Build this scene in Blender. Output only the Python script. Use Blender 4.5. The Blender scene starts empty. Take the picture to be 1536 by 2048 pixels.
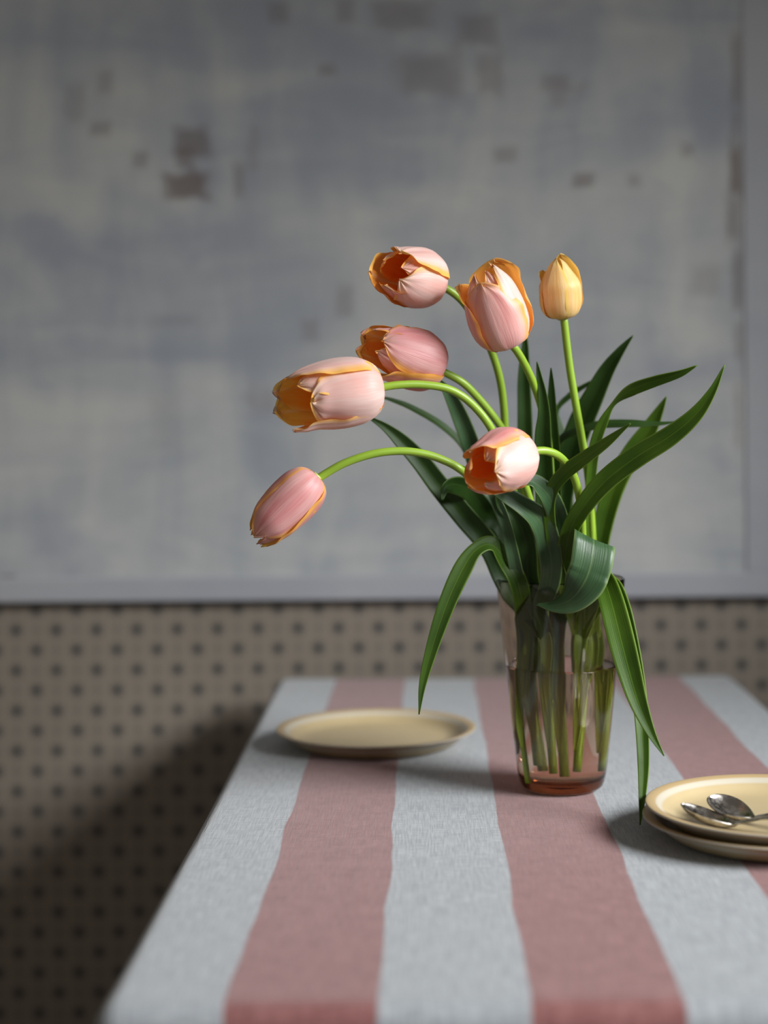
import bpy, bmesh, math, random
import numpy as np
from mathutils import Vector, Matrix, Quaternion

C = bpy.context.scene.collection
SC = bpy.context.scene
PI = math.pi

# ------------------------------------------------------------------ camera
F_PX = 3200.0            # focal length in pixels of the 1536x2048 frame
TABLE_Z = 0.75
CAM_Z = TABLE_Z + 0.340
PU, PV, ROLL = 850.0, 835.0, 0.008   # where the optical axis meets the frame, small roll

cam_d = bpy.data.cameras.new('camera')
cam = bpy.data.objects.new('camera', cam_d)
C.objects.link(cam)
cam.location = (0, 0, CAM_Z)
cam.rotation_euler = (PI / 2, ROLL, 0)
cam_d.sensor_fit = 'VERTICAL'
cam_d.sensor_height = 36.0
cam_d.sensor_width = 27.0
cam_d.lens = F_PX * 36.0 / 2048.0
cam_d.shift_x = (768 - PU) / 2048.0
cam_d.shift_y = (PV - 1024) / 2048.0
cam_d.clip_start = 0.05
cam_d.dof.use_dof = True
cam_d.dof.focus_distance = 1.345
cam_d.dof.aperture_fstop = 2.3
SC.camera = cam

# ------------------------------------------------------------------ world, daylight, exposure
W = bpy.data.worlds.new('room_air')
SC.world = W
W.use_nodes = True
W.node_tree.nodes['Background'].inputs[0].default_value = (1.0, 0.93, 0.85, 1)
W.node_tree.nodes['Background'].inputs[1].default_value = 0.22

WIN_X = 1.165            # the wall with the window, to the right of the table
WIN_Y0, WIN_Y1, WIN_Z0, WIN_Z1 = -0.60, 1.25, 1.274, 1.905
ld = bpy.data.lights.new('window_daylight', 'AREA')
ld.shape = 'RECTANGLE'
ld.size = 2.1
ld.size_y = 1.3
ld.energy = 168
ld.spread = math.radians(118)
ld.color = (0.97, 0.985, 1.0)
lo = bpy.data.objects.new('window_daylight', ld)
C.objects.link(lo)
lo.location = (WIN_X + 1.508, 0.044, 2.558)
lo.rotation_euler = (Vector((0.0, 2.10, 1.016)) - lo.location).to_track_quat('-Z', 'Y').to_euler()

SC.view_settings.view_transform = 'Standard'
SC.view_settings.look = 'None'
SC.view_settings.gamma = 1
SC.view_settings.use_curve_mapping = False
SC.view_settings.exposure = 0.0
SC.cycles.max_bounces = 20
SC.cycles.transmission_bounces = 20
SC.cycles.transparent_max_bounces = 20
SC.cycles.caustics_refractive = True
SC.cycles.blur_glossy = 0.6
SC.cycles.sample_clamp_indirect = 40.0


def P(u, v, d):
    """world point at depth d (metres in front of the lens) seen at photograph pixel u, v"""
    du, dv = u - PU, v - PV
    return Vector(((du - ROLL * dv) * d / F_PX, d, CAM_Z - (dv + ROLL * du) * d / F_PX))


# ------------------------------------------------------------------ object helpers
def link(o, parent=None):
    C.objects.link(o)
    if parent is not None:
        o.parent = parent
    return o


def mesh_obj(name, verts, faces, mats, parent=None, smooth=True, uvs=None, origin=None):
    me = bpy.data.meshes.new(name)
    if origin is not None:
        verts = [Vector(v) - origin for v in verts]
    me.from_pydata([tuple(v) for v in verts], [], faces)
    for m in (mats if isinstance(mats, (list, tuple)) else [mats]):
        me.materials.append(m)
    if smooth:
        me.polygons.foreach_set('use_smooth', [True] * len(me.polygons))
    if uvs is not None:
        ul = me.uv_layers.new(name='UVMap')
        for lp in me.loops:
            ul.data[lp.index].uv = uvs[lp.vertex_index]
    me.update()
    return link(bpy.data.objects.new(name, me), parent)


def fix_normals(o):
    bm = bmesh.new()
    bm.from_mesh(o.data)
    bmesh.ops.recalc_face_normals(bm, faces=bm.faces)
    bm.to_mesh(o.data)
    bm.free()


def tag(o, label=None, cat=None, group=None, kind=None):
    if label: o['label'] = label
    if cat: o['category'] = cat
    if group: o['group'] = group
    if kind: o['kind'] = kind
    return o


def thing(name, label, cat, loc, group=None):
    o = bpy.data.objects.new(name, None)
    o.empty_display_size = 0.02
    link(o)
    o.location = loc
    return tag(o, label, cat, group)


def box(name, lo_, hi_, mat, parent=None, bevel=0.0, origin=None):
    bm = bmesh.new()
    bmesh.ops.create_cube(bm, size=1)
    for v in bm.verts:
        v.co = Vector([lo_[i] + (v.co[i] + 0.5) * (hi_[i] - lo_[i]) for i in range(3)])
        if origin is not None:
            v.co -= origin
    if bevel:
        bmesh.ops.bevel(bm, geom=bm.edges[:], offset=bevel, segments=2, affect='EDGES', profile=0.6)
    me = bpy.data.meshes.new(name)
    bm.to_mesh(me)
    bm.free()
    me.materials.append(mat)
    return link(bpy.data.objects.new(name, me), parent)


def catmull(pts, n):
    """n samples along a Catmull-Rom spline through pts (rows), chord-length parameter"""
    p = np.array(pts, float)
    p = np.vstack([2 * p[0] - p[1], p, 2 * p[-1] - p[-2]])
    k = len(p) - 3
    t = np.linspace(0, k - 1e-9, n)
    out = []
    for x in t:
        i = int(x)
        f = x - i
        a, b, c, d = p[i], p[i + 1], p[i + 2], p[i + 3]
        out.append(0.5 * ((2 * b) + (c - a) * f + (2 * a - 5 * b + 4 * c - d) * f * f + (3 * b - a - 3 * c + d) * f ** 3))
    return np.array(out)


def lathe(profile, n=96, closed=False):
    verts, faces = [], []
    for r, z in profile:
        for k in range(n):
            a = 2 * PI * k / n
            verts.append((r * math.cos(a), r * math.sin(a), z))
    m = len(profile)
    for i in range(m if closed else m - 1):
        j = (i + 1) % m
        for k in range(n):
            k2 = (k + 1) % n
            faces.append((i * n + k, i * n + k2, j * n + k2, j * n + k))
    if not closed:
        faces.append(tuple(range(n))[::-1])
        faces.append(tuple((m - 1) * n + k for k in range(n)))
    return verts, faces


def tube(name, pts, radii, mat, parent, origin, sides=14):
    """a swept round stem with closed ends"""
    pts = [Vector(p) for p in pts]
    n = len(pts)
    T = [(pts[min(i + 1, n - 1)] - pts[max(i - 1, 0)]).normalized() for i in range(n)]
    ref = T[0].orthogonal().normalized()
    verts, faces, uvs = [], [], []
    for i in range(n):
        if i:
            ref = (T[i - 1].rotation_difference(T[i]) @ ref)
            ref = (ref - T[i] * ref.dot(T[i])).normalized()
        b = T[i].cross(ref)
        for k in range(sides):
            a = 2 * PI * k / sides
            verts.append(pts[i] + (ref * math.cos(a) + b * math.sin(a)) * radii[i])
            uvs.append((k / sides, i / (n - 1)))
    for i in range(n - 1):
        for k in range(sides):
            k2 = (k + 1) % sides
            faces.append((i * sides + k, i * sides + k2, (i + 1) * sides + k2, (i + 1) * sides + k))
    faces.append(tuple(range(sides))[::-1])
    faces.append(tuple((n - 1) * sides + k for k in range(sides)))
    return mesh_obj(name, verts, faces, mat, parent, True, uvs, origin)


# ------------------------------------------------------------------ materials
class NT:
    def __init__(self, name):
        self.m = bpy.data.materials.new(name)
        self.m.use_nodes = True
        self.t = self.m.node_tree
        self.t.nodes.clear()
        self.out = self.n('ShaderNodeOutputMaterial')

    def n(self, typ, **kw):
        o = self.t.nodes.new(typ)
        for k, v in kw.items():
            setattr(o, k, v)
        return o

    def set(self, sock, val):
        if isinstance(val, bpy.types.NodeSocket):
            self.t.links.new(val, sock)
        elif isinstance(val, (tuple, list)) and len(val) == 3 and sock.type == 'RGBA':
            sock.default_value = (*val, 1)
        else:
            sock.default_value = val

    def math(self, op, a, b=None, c=None, clamp=False):
        o = self.n('ShaderNodeMath', operation=op, use_clamp=clamp)
        for i, x in enumerate((a, b, c)):
            if x is not None:
                self.set(o.inputs[i], x)
        return o.outputs[0]

    def mix(self, f, a, b, blend='MIX'):
        o = self.n('ShaderNodeMix', data_type='RGBA', blend_type=blend)
        self.set(o.inputs[0], f)
        self.set(o.inputs[6], a)
        self.set(o.inputs[7], b)
        return o.outputs[2]

    def step(self, x, a, b, t0=0.0, t1=1.0):
        o = self.n('ShaderNodeMapRange', interpolation_type='SMOOTHSTEP')
        for i, v in enumerate((x, a, b, t0, t1)):
            self.set(o.inputs[i], v)
        return o.outputs[0]

    def coord(self, kind='Object'):
        return self.n('ShaderNodeTexCoord').outputs[kind]

    def xyz(self, v):
        o = self.n('ShaderNodeSeparateXYZ')
        self.set(o.inputs[0], v)
        return o.outputs

    def vec(self, x, y, z=0.0):
        o = self.n('ShaderNodeCombineXYZ')
        for i, v in enumerate((x, y, z)):
            self.set(o.inputs[i], v)
        return o.outputs[0]

    def scale(self, v, s, off=(0, 0, 0)):
        o = self.n('ShaderNodeMapping')
        self.set(o.inputs[0], v)
        o.inputs[1].default_value = off
        o.inputs[3].default_value = s
        return o.outputs[0]

    def noise(self, v, s=1.0, d=3.0, r=0.5, dist=0.0):
        o = self.n('ShaderNodeTexNoise')
        self.set(o.inputs['Vector'], v)
        o.inputs['Scale'].default_value = s
        o.inputs['Detail'].default_value = d
        o.inputs['Roughness'].default_value = r
        o.inputs['Distortion'].default_value = dist
        return o.outputs[0]

    def bump(self, h, strength=0.3, dist=0.001):
        o = self.n('ShaderNodeBump')
        self.set(o.inputs['Height'], h)
        o.inputs['Strength'].default_value = strength
        o.inputs['Distance'].default_value = dist
        return o.outputs[0]

    def bsdf(self, color, rough=0.5, normal=None, **kw):
        b = self.n('ShaderNodeBsdfPrincipled')
        self.set(b.inputs['Base Color'], color)
        self.set(b.inputs['Roughness'], rough)
        for k, v in kw.items():
            self.set(b.inputs[k], v)
        if normal is not None:
            self.set(b.inputs['Normal'], normal)
        return b

    def finish(self, shader):
        self.t.links.new(shader, self.out.inputs['Surface'])
        return self.m


def simple(name, col, rough=0.5, **kw):
    n = NT(name)
    return n.finish(n.bsdf(col, rough, **kw).outputs[0])


def mat_petal(name, pink, pale, edge, tipc, in_main, in_deep, in_edge, green=0.0):
    """thin translucent petal: pink outside, orange inside (the two faces of the sheet), frilled edge colour"""
    n = NT(name)
    s = n.xyz(n.coord('UV'))
    u = n.math('ABSOLUTE', n.math('MULTIPLY_ADD', s[0], 2.0, -1.0))
    v = s[1]
    rnd = n.n('ShaderNodeObjectInfo').outputs['Random']
    off = n.math('MULTIPLY', rnd, 37.0)
    streak = n.noise(n.vec(n.math('MULTIPLY', s[0], 10.0), n.math('MULTIPLY', v, 1.5), off), 1.0, 4.0, 0.6)
    broad = n.noise(n.vec(n.math('MULTIPLY', s[0], 2.6), n.math('MULTIPLY', v, 1.4), off), 1.0, 2.0, 0.5)
    fine = n.noise(n.vec(n.math('MULTIPLY', s[0], 70.0), n.math('MULTIPLY', v, 3.0), off), 1.0, 2.0, 0.5)
    f = n.math('ADD', n.math('MULTIPLY', streak, 0.45), n.math('MULTIPLY', broad, 0.75))
    col = n.mix(n.step(f, 0.38, 0.84), pink, pale)
    col = n.mix(n.math('MULTIPLY', n.step(u, 0.16, 0.0), 0.35), col, pale)
    col = n.mix(n.math('MULTIPLY', n.step(v, 0.80, 1.02), 0.6), col, tipc)
    col = n.mix(n.math('MULTIPLY', n.step(v, 0.10, 0.0), 0.75), col, (0.78, 0.74, 0.46))
    if green:
        col = n.mix(n.math('MULTIPLY', n.step(n.math('ADD', v, n.math('MULTIPLY', streak, 0.3)), 0.55, 0.15), green), col, (0.60, 0.60, 0.10))
    ee = n.math('ADD', u, n.math('MULTIPLY', n.math('SUBTRACT', streak, 0.5), 0.30))
    col = n.mix(n.math('MULTIPLY', n.step(ee, 0.66, 0.97), 0.92), col, edge)
    col = n.mix(n.math('MULTIPLY', n.step(fine, 0.35, 0.7), 0.13), col, (0.95, 0.87, 0.82))
    # inside
    ci = n.mix(n.step(v, 0.75, 0.2), in_main, in_deep)
    ci = n.mix(n.math('MULTIPLY', n.step(u, 0.09, 0.02), 0.5), ci, (0.90, 0.62, 0.36))
    ci = n.mix(n.math('MULTIPLY', n.step(streak, 0.4, 0.75), 0.35), ci, in_edge)
    ci = n.mix(n.math('MULTIPLY', n.step(u, 0.72, 1.0), 0.75), ci, in_edge)
    ci = n.mix(n.math('MULTIPLY', n.step(v, 0.84, 1.0), 0.45), ci, in_edge)
    back = n.n('ShaderNodeNewGeometry').outputs['Backfacing']
    c = n.mix(back, col, ci)
    nb = n.bump(n.math('ADD', n.math('MULTIPLY', streak, 0.8), n.math('MULTIPLY', fine, 0.35)), 0.4, 0.0013)
    b = n.bsdf(c, 0.42, nb, **{'Sheen Weight': 0.12, 'Specular IOR Level': 0.42})
    tr = n.n('ShaderNodeBsdfTranslucent')
    n.set(tr.inputs[0], n.mix(back, n.mix(0.55, col, in_main), n.mix(0.25, ci, in_edge)))
    mx = n.n('ShaderNodeMixShader')
    mx.inputs[0].default_value = 0.31
    n.t.links.new(b.outputs[0], mx.inputs[1])
    n.t.links.new(tr.outputs[0], mx.inputs[2])
    return n.finish(mx.outputs[0])


def mat_leaf(name, dark, mid, rim, transl, rough=0.42, spec=0.30):
    n = NT(name)
    s = n.xyz(n.coord('UV'))
    u = n.math('ABSOLUTE', n.math('MULTIPLY_ADD', s[0], 2.0, -1.0))
    lines = n.noise(n.vec(n.math('MULTIPLY', s[0], 26.0), n.math('MULTIPLY', s[1], 1.2)), 1.0, 3.0, 0.6)
    bl = n.noise(n.coord('Object'), 28.0, 2.0)
    col = n.mix(n.step(n.math('ADD', n.math('MULTIPLY', lines, 0.6), n.math('MULTIPLY', bl, 0.5)), 0.4, 0.72), dark, mid)
    col = n.mix(n.math('MULTIPLY', n.step(u, 0.86, 1.0), 0.6), col, rim)
    col = n.mix(n.math('MULTIPLY', n.step(u, 0.06, 0.0), 0.3), col, rim)
    col = n.mix(n.math('MULTIPLY', n.step(s[1], 0.36, 0.10), 0.9), col, (0.30, 0.40, 0.05))
    b = n.bsdf(col, rough, n.bump(lines, 0.35, 0.001), **{'Specular IOR Level': spec})
    tr = n.n('ShaderNodeBsdfTranslucent')
    n.set(tr.inputs[0], transl)
    mx = n.n('ShaderNodeMixShader')
    mx.inputs[0].default_value = 0.30
    n.t.links.new(b.outputs[0], mx.inputs[1])
    n.t.links.new(tr.outputs[0], mx.inputs[2])
    return n.finish(mx.outputs[0])


def mat_stem():
    n = NT('tulip_stem_green')
    o = n.coord('Object')
    s = n.xyz(n.coord('UV'))
    nz = n.noise(n.vec(n.math('MULTIPLY', s[0], 20.0), n.math('MULTIPLY', s[1], 4.0)), 1.0, 2.0)
    col = n.mix(nz, (0.19, 0.33, 0.020), (0.34, 0.50, 0.050))
    col = n.mix(n.math('MULTIPLY', n.noise(o, 60.0, 2.0), 0.4), col, (0.14, 0.25, 0.02))
    return n.finish(n.bsdf(col, 0.40, n.bump(nz, 0.15, 0.0008), **{'Subsurface Weight': 0.15, 'Subsurface Radius': (0.3, 1.0, 0.1), 'Subsurface Scale': 0.002}).outputs[0])


def mat_cloth():
    n = NT('striped_woven_cotton')
    s = n.xyz(n.coord('UV'))     # u, v are metres across and along the cloth
    x, y = s[0], s[1]
    wob = n.noise(n.vec(n.math('MULTIPLY', x, 3.0), n.math('MULTIPLY', y, 7.0)), 1.0, 2.0)
    xx = n.math('ADD', x, n.math('MULTIPLY', n.math('SUBTRACT', wob, 0.5), 0.010))
    jag = n.noise(n.vec(n.math('MULTIPLY', x, 30.0), n.math('MULTIPLY', y, 900.0)), 1.0, 1.0)
    xx = n.math('ADD', xx, n.math('MULTIPLY', n.math('SUBTRACT', jag, 0.5), 0.0016))
    ph = n.math('FRACT', n.math('DIVIDE', n.math('ADD', xx, 0.1195 + 0.0893 * 20), 0.1786))
    pink = n.math('MULTIPLY', n.step(ph, 0.0, 0.008), n.step(ph, 0.508, 0.5))
    warp = n.noise(n.vec(n.math('MULTIPLY', x, 760.0), n.math('MULTIPLY', y, 34.0)), 1.0, 2.0, 0.6)
    weft = n.noise(n.vec(n.math('MULTIPLY', x, 60.0), n.math('MULTIPLY', y, 1000.0), 5.0), 1.0, 2.0, 0.6)
    mott = n.noise(n.vec(n.math('MULTIPLY', x, 60.0), n.math('MULTIPLY', y, 60.0), 2.0), 1.0, 4.0, 0.65)
    speck = n.noise(n.vec(n.math('MULTIPLY', x, 700.0), n.math('MULTIPLY', y, 420.0), 9.0), 1.0, 2.0, 0.7)
    th = n.math('ADD', n.math('MULTIPLY', warp, 0.5), n.math('MULTIPLY', weft, 0.5))
    white = n.mix(n.step(th, 0.36, 0.66), (0.205, 0.222, 0.237), (0.352, 0.370, 0.386))
    rose = n.mix(n.step(n.math('ADD', n.math('MULTIPLY', th, 0.7), n.math('MULTIPLY', mott, 0.3)), 0.36, 0.66), (0.150, 0.054, 0.050), (0.252, 0.112, 0.106))
    rose = n.mix(n.math('MULTIPLY', n.step(speck, 0.55, 0.78), 0.45), rose, (0.33, 0.25, 0.25))
    white = n.mix(n.math('MULTIPLY', n.step(speck, 0.58, 0.8), 0.35), white, (0.225, 0.25, 0.272))
    col = n.mix(pink, white, rose)
    ridge = n.noise(n.vec(n.math('MULTIPLY', x, 220.0), n.math('MULTIPLY', y, 9.0), 1.0), 1.0, 3.0, 0.6)
    h = n.math('ADD', n.math('ADD', n.math('MULTIPLY', warp, 0.8), n.math('MULTIPLY', weft, 0.4)), n.math('MULTIPLY', ridge, 1.1))
    return n.finish(n.bsdf(col, 0.9, n.bump(h, 0.55, 0.0009), **{'Sheen Weight': 0.25, 'Sheen Roughness': 0.5, 'Specular IOR Level': 0.15}).outputs[0])


def mat_wallpaper(x0, z0, unit):
    """printed paper: a checkerboard of dark eight-petalled flowers with small faint sprigs between"""
    n = NT('flower_print_wallpaper')
    s = n.xyz(n.coord('Object'))
    X = n.math('DIVIDE', n.math('SUBTRACT', s[0], x0), unit)
    Z = n.math('DIVIDE', n.math('SUBTRACT', s[2], z0), unit)

    def cell(off):
        a = n.math('MULTIPLY', n.math('ADD', X, Z), 0.5)
        b = n.math('MULTIPLY', n.math('SUBTRACT', X, Z), 0.5)
        fa = n.math('SUBTRACT', n.math('FRACT', n.math('ADD', a, off + 100.5)), 0.5)
        fb = n.math('SUBTRACT', n.math('FRACT', n.math('ADD', b, off + 100.5)), 0.5)
        dx = n.math('ADD', fa, fb)
        dz = n.math('SUBTRACT', fa, fb)
        r = n.math('SQRT', n.math('ADD', n.math('MULTIPLY', dx, dx), n.math('MULTIPLY', dz, dz)))
        th = n.math('ARCTAN2', dz, dx)
        return dx, dz, r, th
    dx, dz, r, th = cell(0.0)
    pet = n.math('MULTIPLY_ADD', n.math('COSINE', n.math('MULTIPLY', th, 8.0)), 0.09, 0.33)
    flower = n.step(n.math('SUBTRACT', r, pet), 0.03, -0.03)
    core = n.step(r, 0.16, 0.11)
    dx2, dz2, r2, th2 = cell(0.5)
    pet2 = n.math('MULTIPLY_ADD', n.math('COSINE', n.math('MULTIPLY', th2, 4.0)), 0.08, 0.17)
    sprig = n.step(n.math('SUBTRACT', r2, pet2), 0.03, -0.03)
    lx = n.math('ABSOLUTE', n.math('SUBTRACT', n.math('FRACT', n.math('ADD', X, 100.5)), 0.5))
    lines = n.math('MULTIPLY', n.step(lx, 0.075, 0.04), 0.22)
    age = n.noise(n.coord('Object'), 6.0, 4.0, 0.6)
    base = n.mix(age, (0.195, 0.166, 0.132), (0.235, 0.203, 0.164))
    col = n.mix(lines, base, (0.115, 0.10, 0.085))
    col = n.mix(n.math('MULTIPLY', sprig, 0.35), col, (0.070, 0.066, 0.060))
    col = n.mix(n.math('MULTIPLY', flower, 0.70), col, (0.048, 0.047, 0.044))
    col = n.mix(n.math('MULTIPLY', core, 0.8), col, (0.032, 0.031, 0.030))
    return n.finish(n.bsdf(col, 0.7).outputs[0])


def mat_panel(stains=()):
    """scraped, overpainted grey board: patches of cream and blue grey, brushed both ways, brown where the paint is gone"""
    n = NT('weathered_grey_paint')
    o = n.coord('Object')
    hz = n.noise(n.scale(o, (2.6, 1, 10.0)), 1.0, 4.0, 0.58, 0.7)
    vt = n.noise(n.scale(o, (10.0, 1, 2.9), (3, 0, 7)), 1.0, 4.0, 0.58, 0.7)
    big = n.noise(n.scale(o, (2.4, 1, 2.9), (1.3, 0, 2.2)), 1.0, 2.5, 0.5)
    mid = n.noise(n.scale(o, (6, 1, 9), (5, 0, 1)), 1.0, 3.0, 0.5)
    f = n.math('ADD', n.math('MULTIPLY', hz, 0.40), n.math('ADD', n.math('MULTIPLY', vt, 0.35), n.math('MULTIPLY', big, 0.45)))
    col = n.mix(n.step(f, 0.46, 0.76), (0.270, 0.295, 0.335), (0.465, 0.475, 0.455))
    col = n.mix(n.math('MULTIPLY', n.step(mid, 0.55, 0.72), 0.6), col, (0.265, 0.28, 0.335))
    worn = n.math('MULTIPLY', n.step(n.math('ADD', n.math('MULTIPLY', vt, 0.55), n.math('MULTIPLY', mid, 0.5)), 0.40, 0.30), 0.55)
    col = n.mix(worn, col, (0.22, 0.185, 0.175))
    s = n.xyz(o)
    edge = n.noise(n.scale(o, (26, 1, 26), (2, 0, 9)), 1.0, 3.0, 0.6)
    for (x, z, w, h, a) in stains:
        qx = n.math('DIVIDE', n.math('ABSOLUTE', n.math('SUBTRACT', s[0], x)), w)
        qz = n.math('DIVIDE', n.math('ABSOLUTE', n.math('SUBTRACT', s[2], z)), h)
        q = n.math('ADD', n.math('MAXIMUM', qx, qz), n.math('MULTIPLY', n.math('SUBTRACT', edge, 0.5), 1.3))
        col = n.mix(n.math('MULTIPLY', n.step(q, 1.35, 0.55), a), col, (0.135, 0.105, 0.095))
    return n.finish(n.bsdf(col, 0.75, n.bump(n.math('ADD', hz, vt), 0.25, 0.002)).outputs[0])


def mat_rail():
    n = NT('grey_painted_wood')
    o = n.coord('Object')
    f = n.noise(n.scale(o, (3, 1, 5)), 1.0, 4.0, 0.6)
    col = n.mix(n.step(f, 0.35, 0.7), (0.31, 0.325, 0.36), (0.36, 0.37, 0.39))
    return n.finish(n.bsdf(col, 0.6).outputs[0])


def mat_plate():
    n = NT('butter_yellow_enamel')
    o = n.coord('Object')
    s = n.xyz(o)
    r = n.math('SQRT', n.math('ADD', n.math('MULTIPLY', s[0], s[0]), n.math('MULTIPLY', s[1], s[1])))
    mot = n.noise(o, 30.0, 3.0)
    col = n.mix(mot, (0.43, 0.335, 0.180), (0.475, 0.38, 0.220))
    # glaze: a paler ring just inside the lip, a tan lip, a grey line where the glaze is thin on the edge
    ring = n.math('MULTIPLY', n.step(r, 0.0890, 0.0915), n.step(r, 0.0965, 0.0940))
    col = n.mix(n.math('MULTIPLY', ring, 0.75), col, (0.50, 0.475, 0.41))
    lip = n.math('MULTIPLY', n.step(r, 0.0945, 0.0965), n.step(r, 0.1032, 0.1020))
    col = n.mix(n.math('MULTIPLY', lip, 0.6), col, (0.43, 0.285, 0.13))
    col = n.mix(n.math('MULTIPLY', n.step(r, 0.1028, 0.1037), 0.8), col, (0.30, 0.28, 0.26))
    return n.finish(n.bsdf(col, 0.36, **{'Specular IOR Level': 0.4}).outputs[0])


def mat_metal():
    n = NT('tarnished_silver')
    o = n.coord('Object')
    f = n.noise(o, 70.0, 5.0, 0.65)
    g = n.noise(o, 300.0, 3.0, 0.6)
    col = n.mix(n.step(f, 0.4, 0.65), (0.30, 0.275, 0.245), (0.60, 0.57, 0.53))
    rough = n.step(n.math('ADD', n.math('MULTIPLY', f, 0.6), n.math('MULTIPLY', g, 0.4)), 0.35, 0.65, 0.20, 0.38)
    return n.finish(n.bsdf(col, rough, Metallic=1.0).outputs[0])


def mat_glass(name, ior, tint, vcol, dens, rough=0.0):
    n = NT(name)
    b = n.bsdf(tint, rough, IOR=ior, **{'Transmission Weight': 1.0})
    va = n.n('ShaderNodeVolumeAbsorption')
    va.inputs[0].default_value = (*vcol, 1)
    va.inputs[1].default_value = dens
    n.t.links.new(va.outputs[0], n.out.inputs['Volume'])
    return n.finish(b.outputs[0])


def mat_wood(name, a, b):
    n = NT(name)
    f = n.noise(n.scale(n.coord('Object'), (4, 30, 30)), 1.0, 4.0, 0.6)
    return n.finish(n.bsdf(n.mix(f, a, b), 0.5).outputs[0])


# ------------------------------------------------------------------ the setting
WALL_Y = 2.17
PANEL_Y = WALL_Y - 0.022          # face of the panel's frame
pz = P(72, 1220, WALL_Y)
px = P(72 + 80.6, 1220, WALL_Y)
UNIT = (px.x - pz.x) / 2
M_PAPER = mat_wallpaper(pz.x, pz.z, UNIT)
M_PLASTER = simple('pale_plaster', (0.50, 0.50, 0.49), 0.8)
M_FLOOR = mat_wood('dark_floor_boards', (0.10, 0.065, 0.04), (0.16, 0.105, 0.065))

tag(box('wall_back', (-2.2, WALL_Y, 0), (WIN_X + 0.12, WALL_Y + 0.12, 2.6), M_PAPER),
    'wall behind the table papered with small dark flowers on beige', kind='structure')
tag(box('floor', (-2.2, -1.4, -0.05), (WIN_X + 0.12, WALL_Y, 0), M_FLOOR), 'dark wooden floor under the table', kind='structure')


def wall_with_window():
    bm = bmesh.new()
    ys = [-1.4, WIN_Y0, WIN_Y1, WALL_Y]
    zs = [0, WIN_Z0, WIN_Z1, 2.6]
    for i in range(3):
        for j in range(3):
            if i == 1 and j == 1:
                continue
            r = bmesh.ops.create_cube(bm, size=1)
            for v in r['verts']:
                v.co = Vector((WIN_X + (v.co.x + .5) * 0.12, ys[i] + (v.co.y + .5) * (ys[i + 1] - ys[i]), zs[j] + (v.co.z + .5) * (zs[j + 1] - zs[j])))
    me = bpy.data.meshes.new('wall_right')
    bm.to_mesh(me)
    bm.free()
    me.materials.append(M_PLASTER)
    return link(bpy.data.objects.new('wall_right', me))


tag(wall_with_window(), 'plastered wall with the window that lights the table', kind='structure')

# panel: a big framed, overpainted board fixed on the wall, its foot at pixel row ~1203
zb = P(768, 1200, PANEL_Y).z
xs = P(1500, 600, PANEL_Y).x - 0.008
XL, XR, ZT = -1.05, 0.62, 2.05
RAIL = 0.0335
stain_px = [(372, 372, 46, 26, .80), (383, 282, 36, 28, .62), (368, 318, 18, 22, .55), (478, 360, 12, 34, .38),
            (210, 165, 16, 24, .30), (150, 210, 22, 40, .22), (560, 25, 20, 20, .35), (690, 20, 18, 22, .35), (800, 30, 60, 28, .38),
            (855, 150, 60, 40, .38), (950, 60, 40, 30, .38), (980, 150, 26, 44, .34), (1110, 165, 30, 16, .34), (1010, 310, 22, 14, .35),
            (1165, 360, 22, 14, .55), (1268, 362, 16, 14, .34), (690, 600, 18, 34, .32), (620, 660, 18, 22, .3), (330, 840, 30, 60, .12),
            (280, 320, 14, 14, .4), (200, 258, 20, 14, .4), (655, 140, 18, 12, .4), (1474, 140, 12, 70, .45), (1472, 340, 13, 54, .75),
            (1466, 440, 15, 44, .5), (1470, 250, 9, 30, .4), (1474, 560, 10, 60, .5), (1476, 680, 9, 40, .35), (1376, 300, 14, 14, .35),
            (1410, 560, 30, 30, .25), (1476, 830, 8, 60, .3), (16, 1158, 16, 10, .5), (350, 640, 40, 12, .15)]
stains = []
for (u, v, w, h, a) in stain_px:
    p = P(u, v, PANEL_Y + 0.004)
    stains.append((p.x, p.z, w * WALL_Y / F_PX, h * WALL_Y / F_PX, a))
M_PANEL = mat_panel()
M_PANEL = mat_panel([(x - XL, z - zb, w, h, a) for x, z, w, h, a in stains])
M_RAIL = mat_rail()
org = Vector((XL, PANEL_Y, zb))
panel = thing('painted_panel', 'large grey weathered panel with a painted frame, fixed above the patterned wallpaper', 'panel', org)
box('board', (XL + 0.02, PANEL_Y + 0.003, zb + 0.02), (xs + 0.02, WALL_Y - 0.001, ZT - 0.02), M_PANEL, panel, origin=org)
box('bottom_rail', (XL, PANEL_Y, zb), (XR, WALL_Y - 0.001, zb + RAIL), M_RAIL, panel, 0.003, org)
box('top_rail', (XL, PANEL_Y, ZT - RAIL), (XR, WALL_Y - 0.001, ZT), M_RAIL, panel, 0.003, org)
box('side_rail', (xs, PANEL_Y + 0.0005, zb + RAIL - 0.001), (XR, WALL_Y - 0.001, ZT - RAIL + 0.001), M_RAIL, panel, 0.003, org)
box('side_rail', (XL, PANEL_Y + 0.0005, zb + RAIL - 0.001), (XL + RAIL, WALL_Y - 0.001, ZT - RAIL + 0.001), M_RAIL, panel, 0.003, org)

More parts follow.
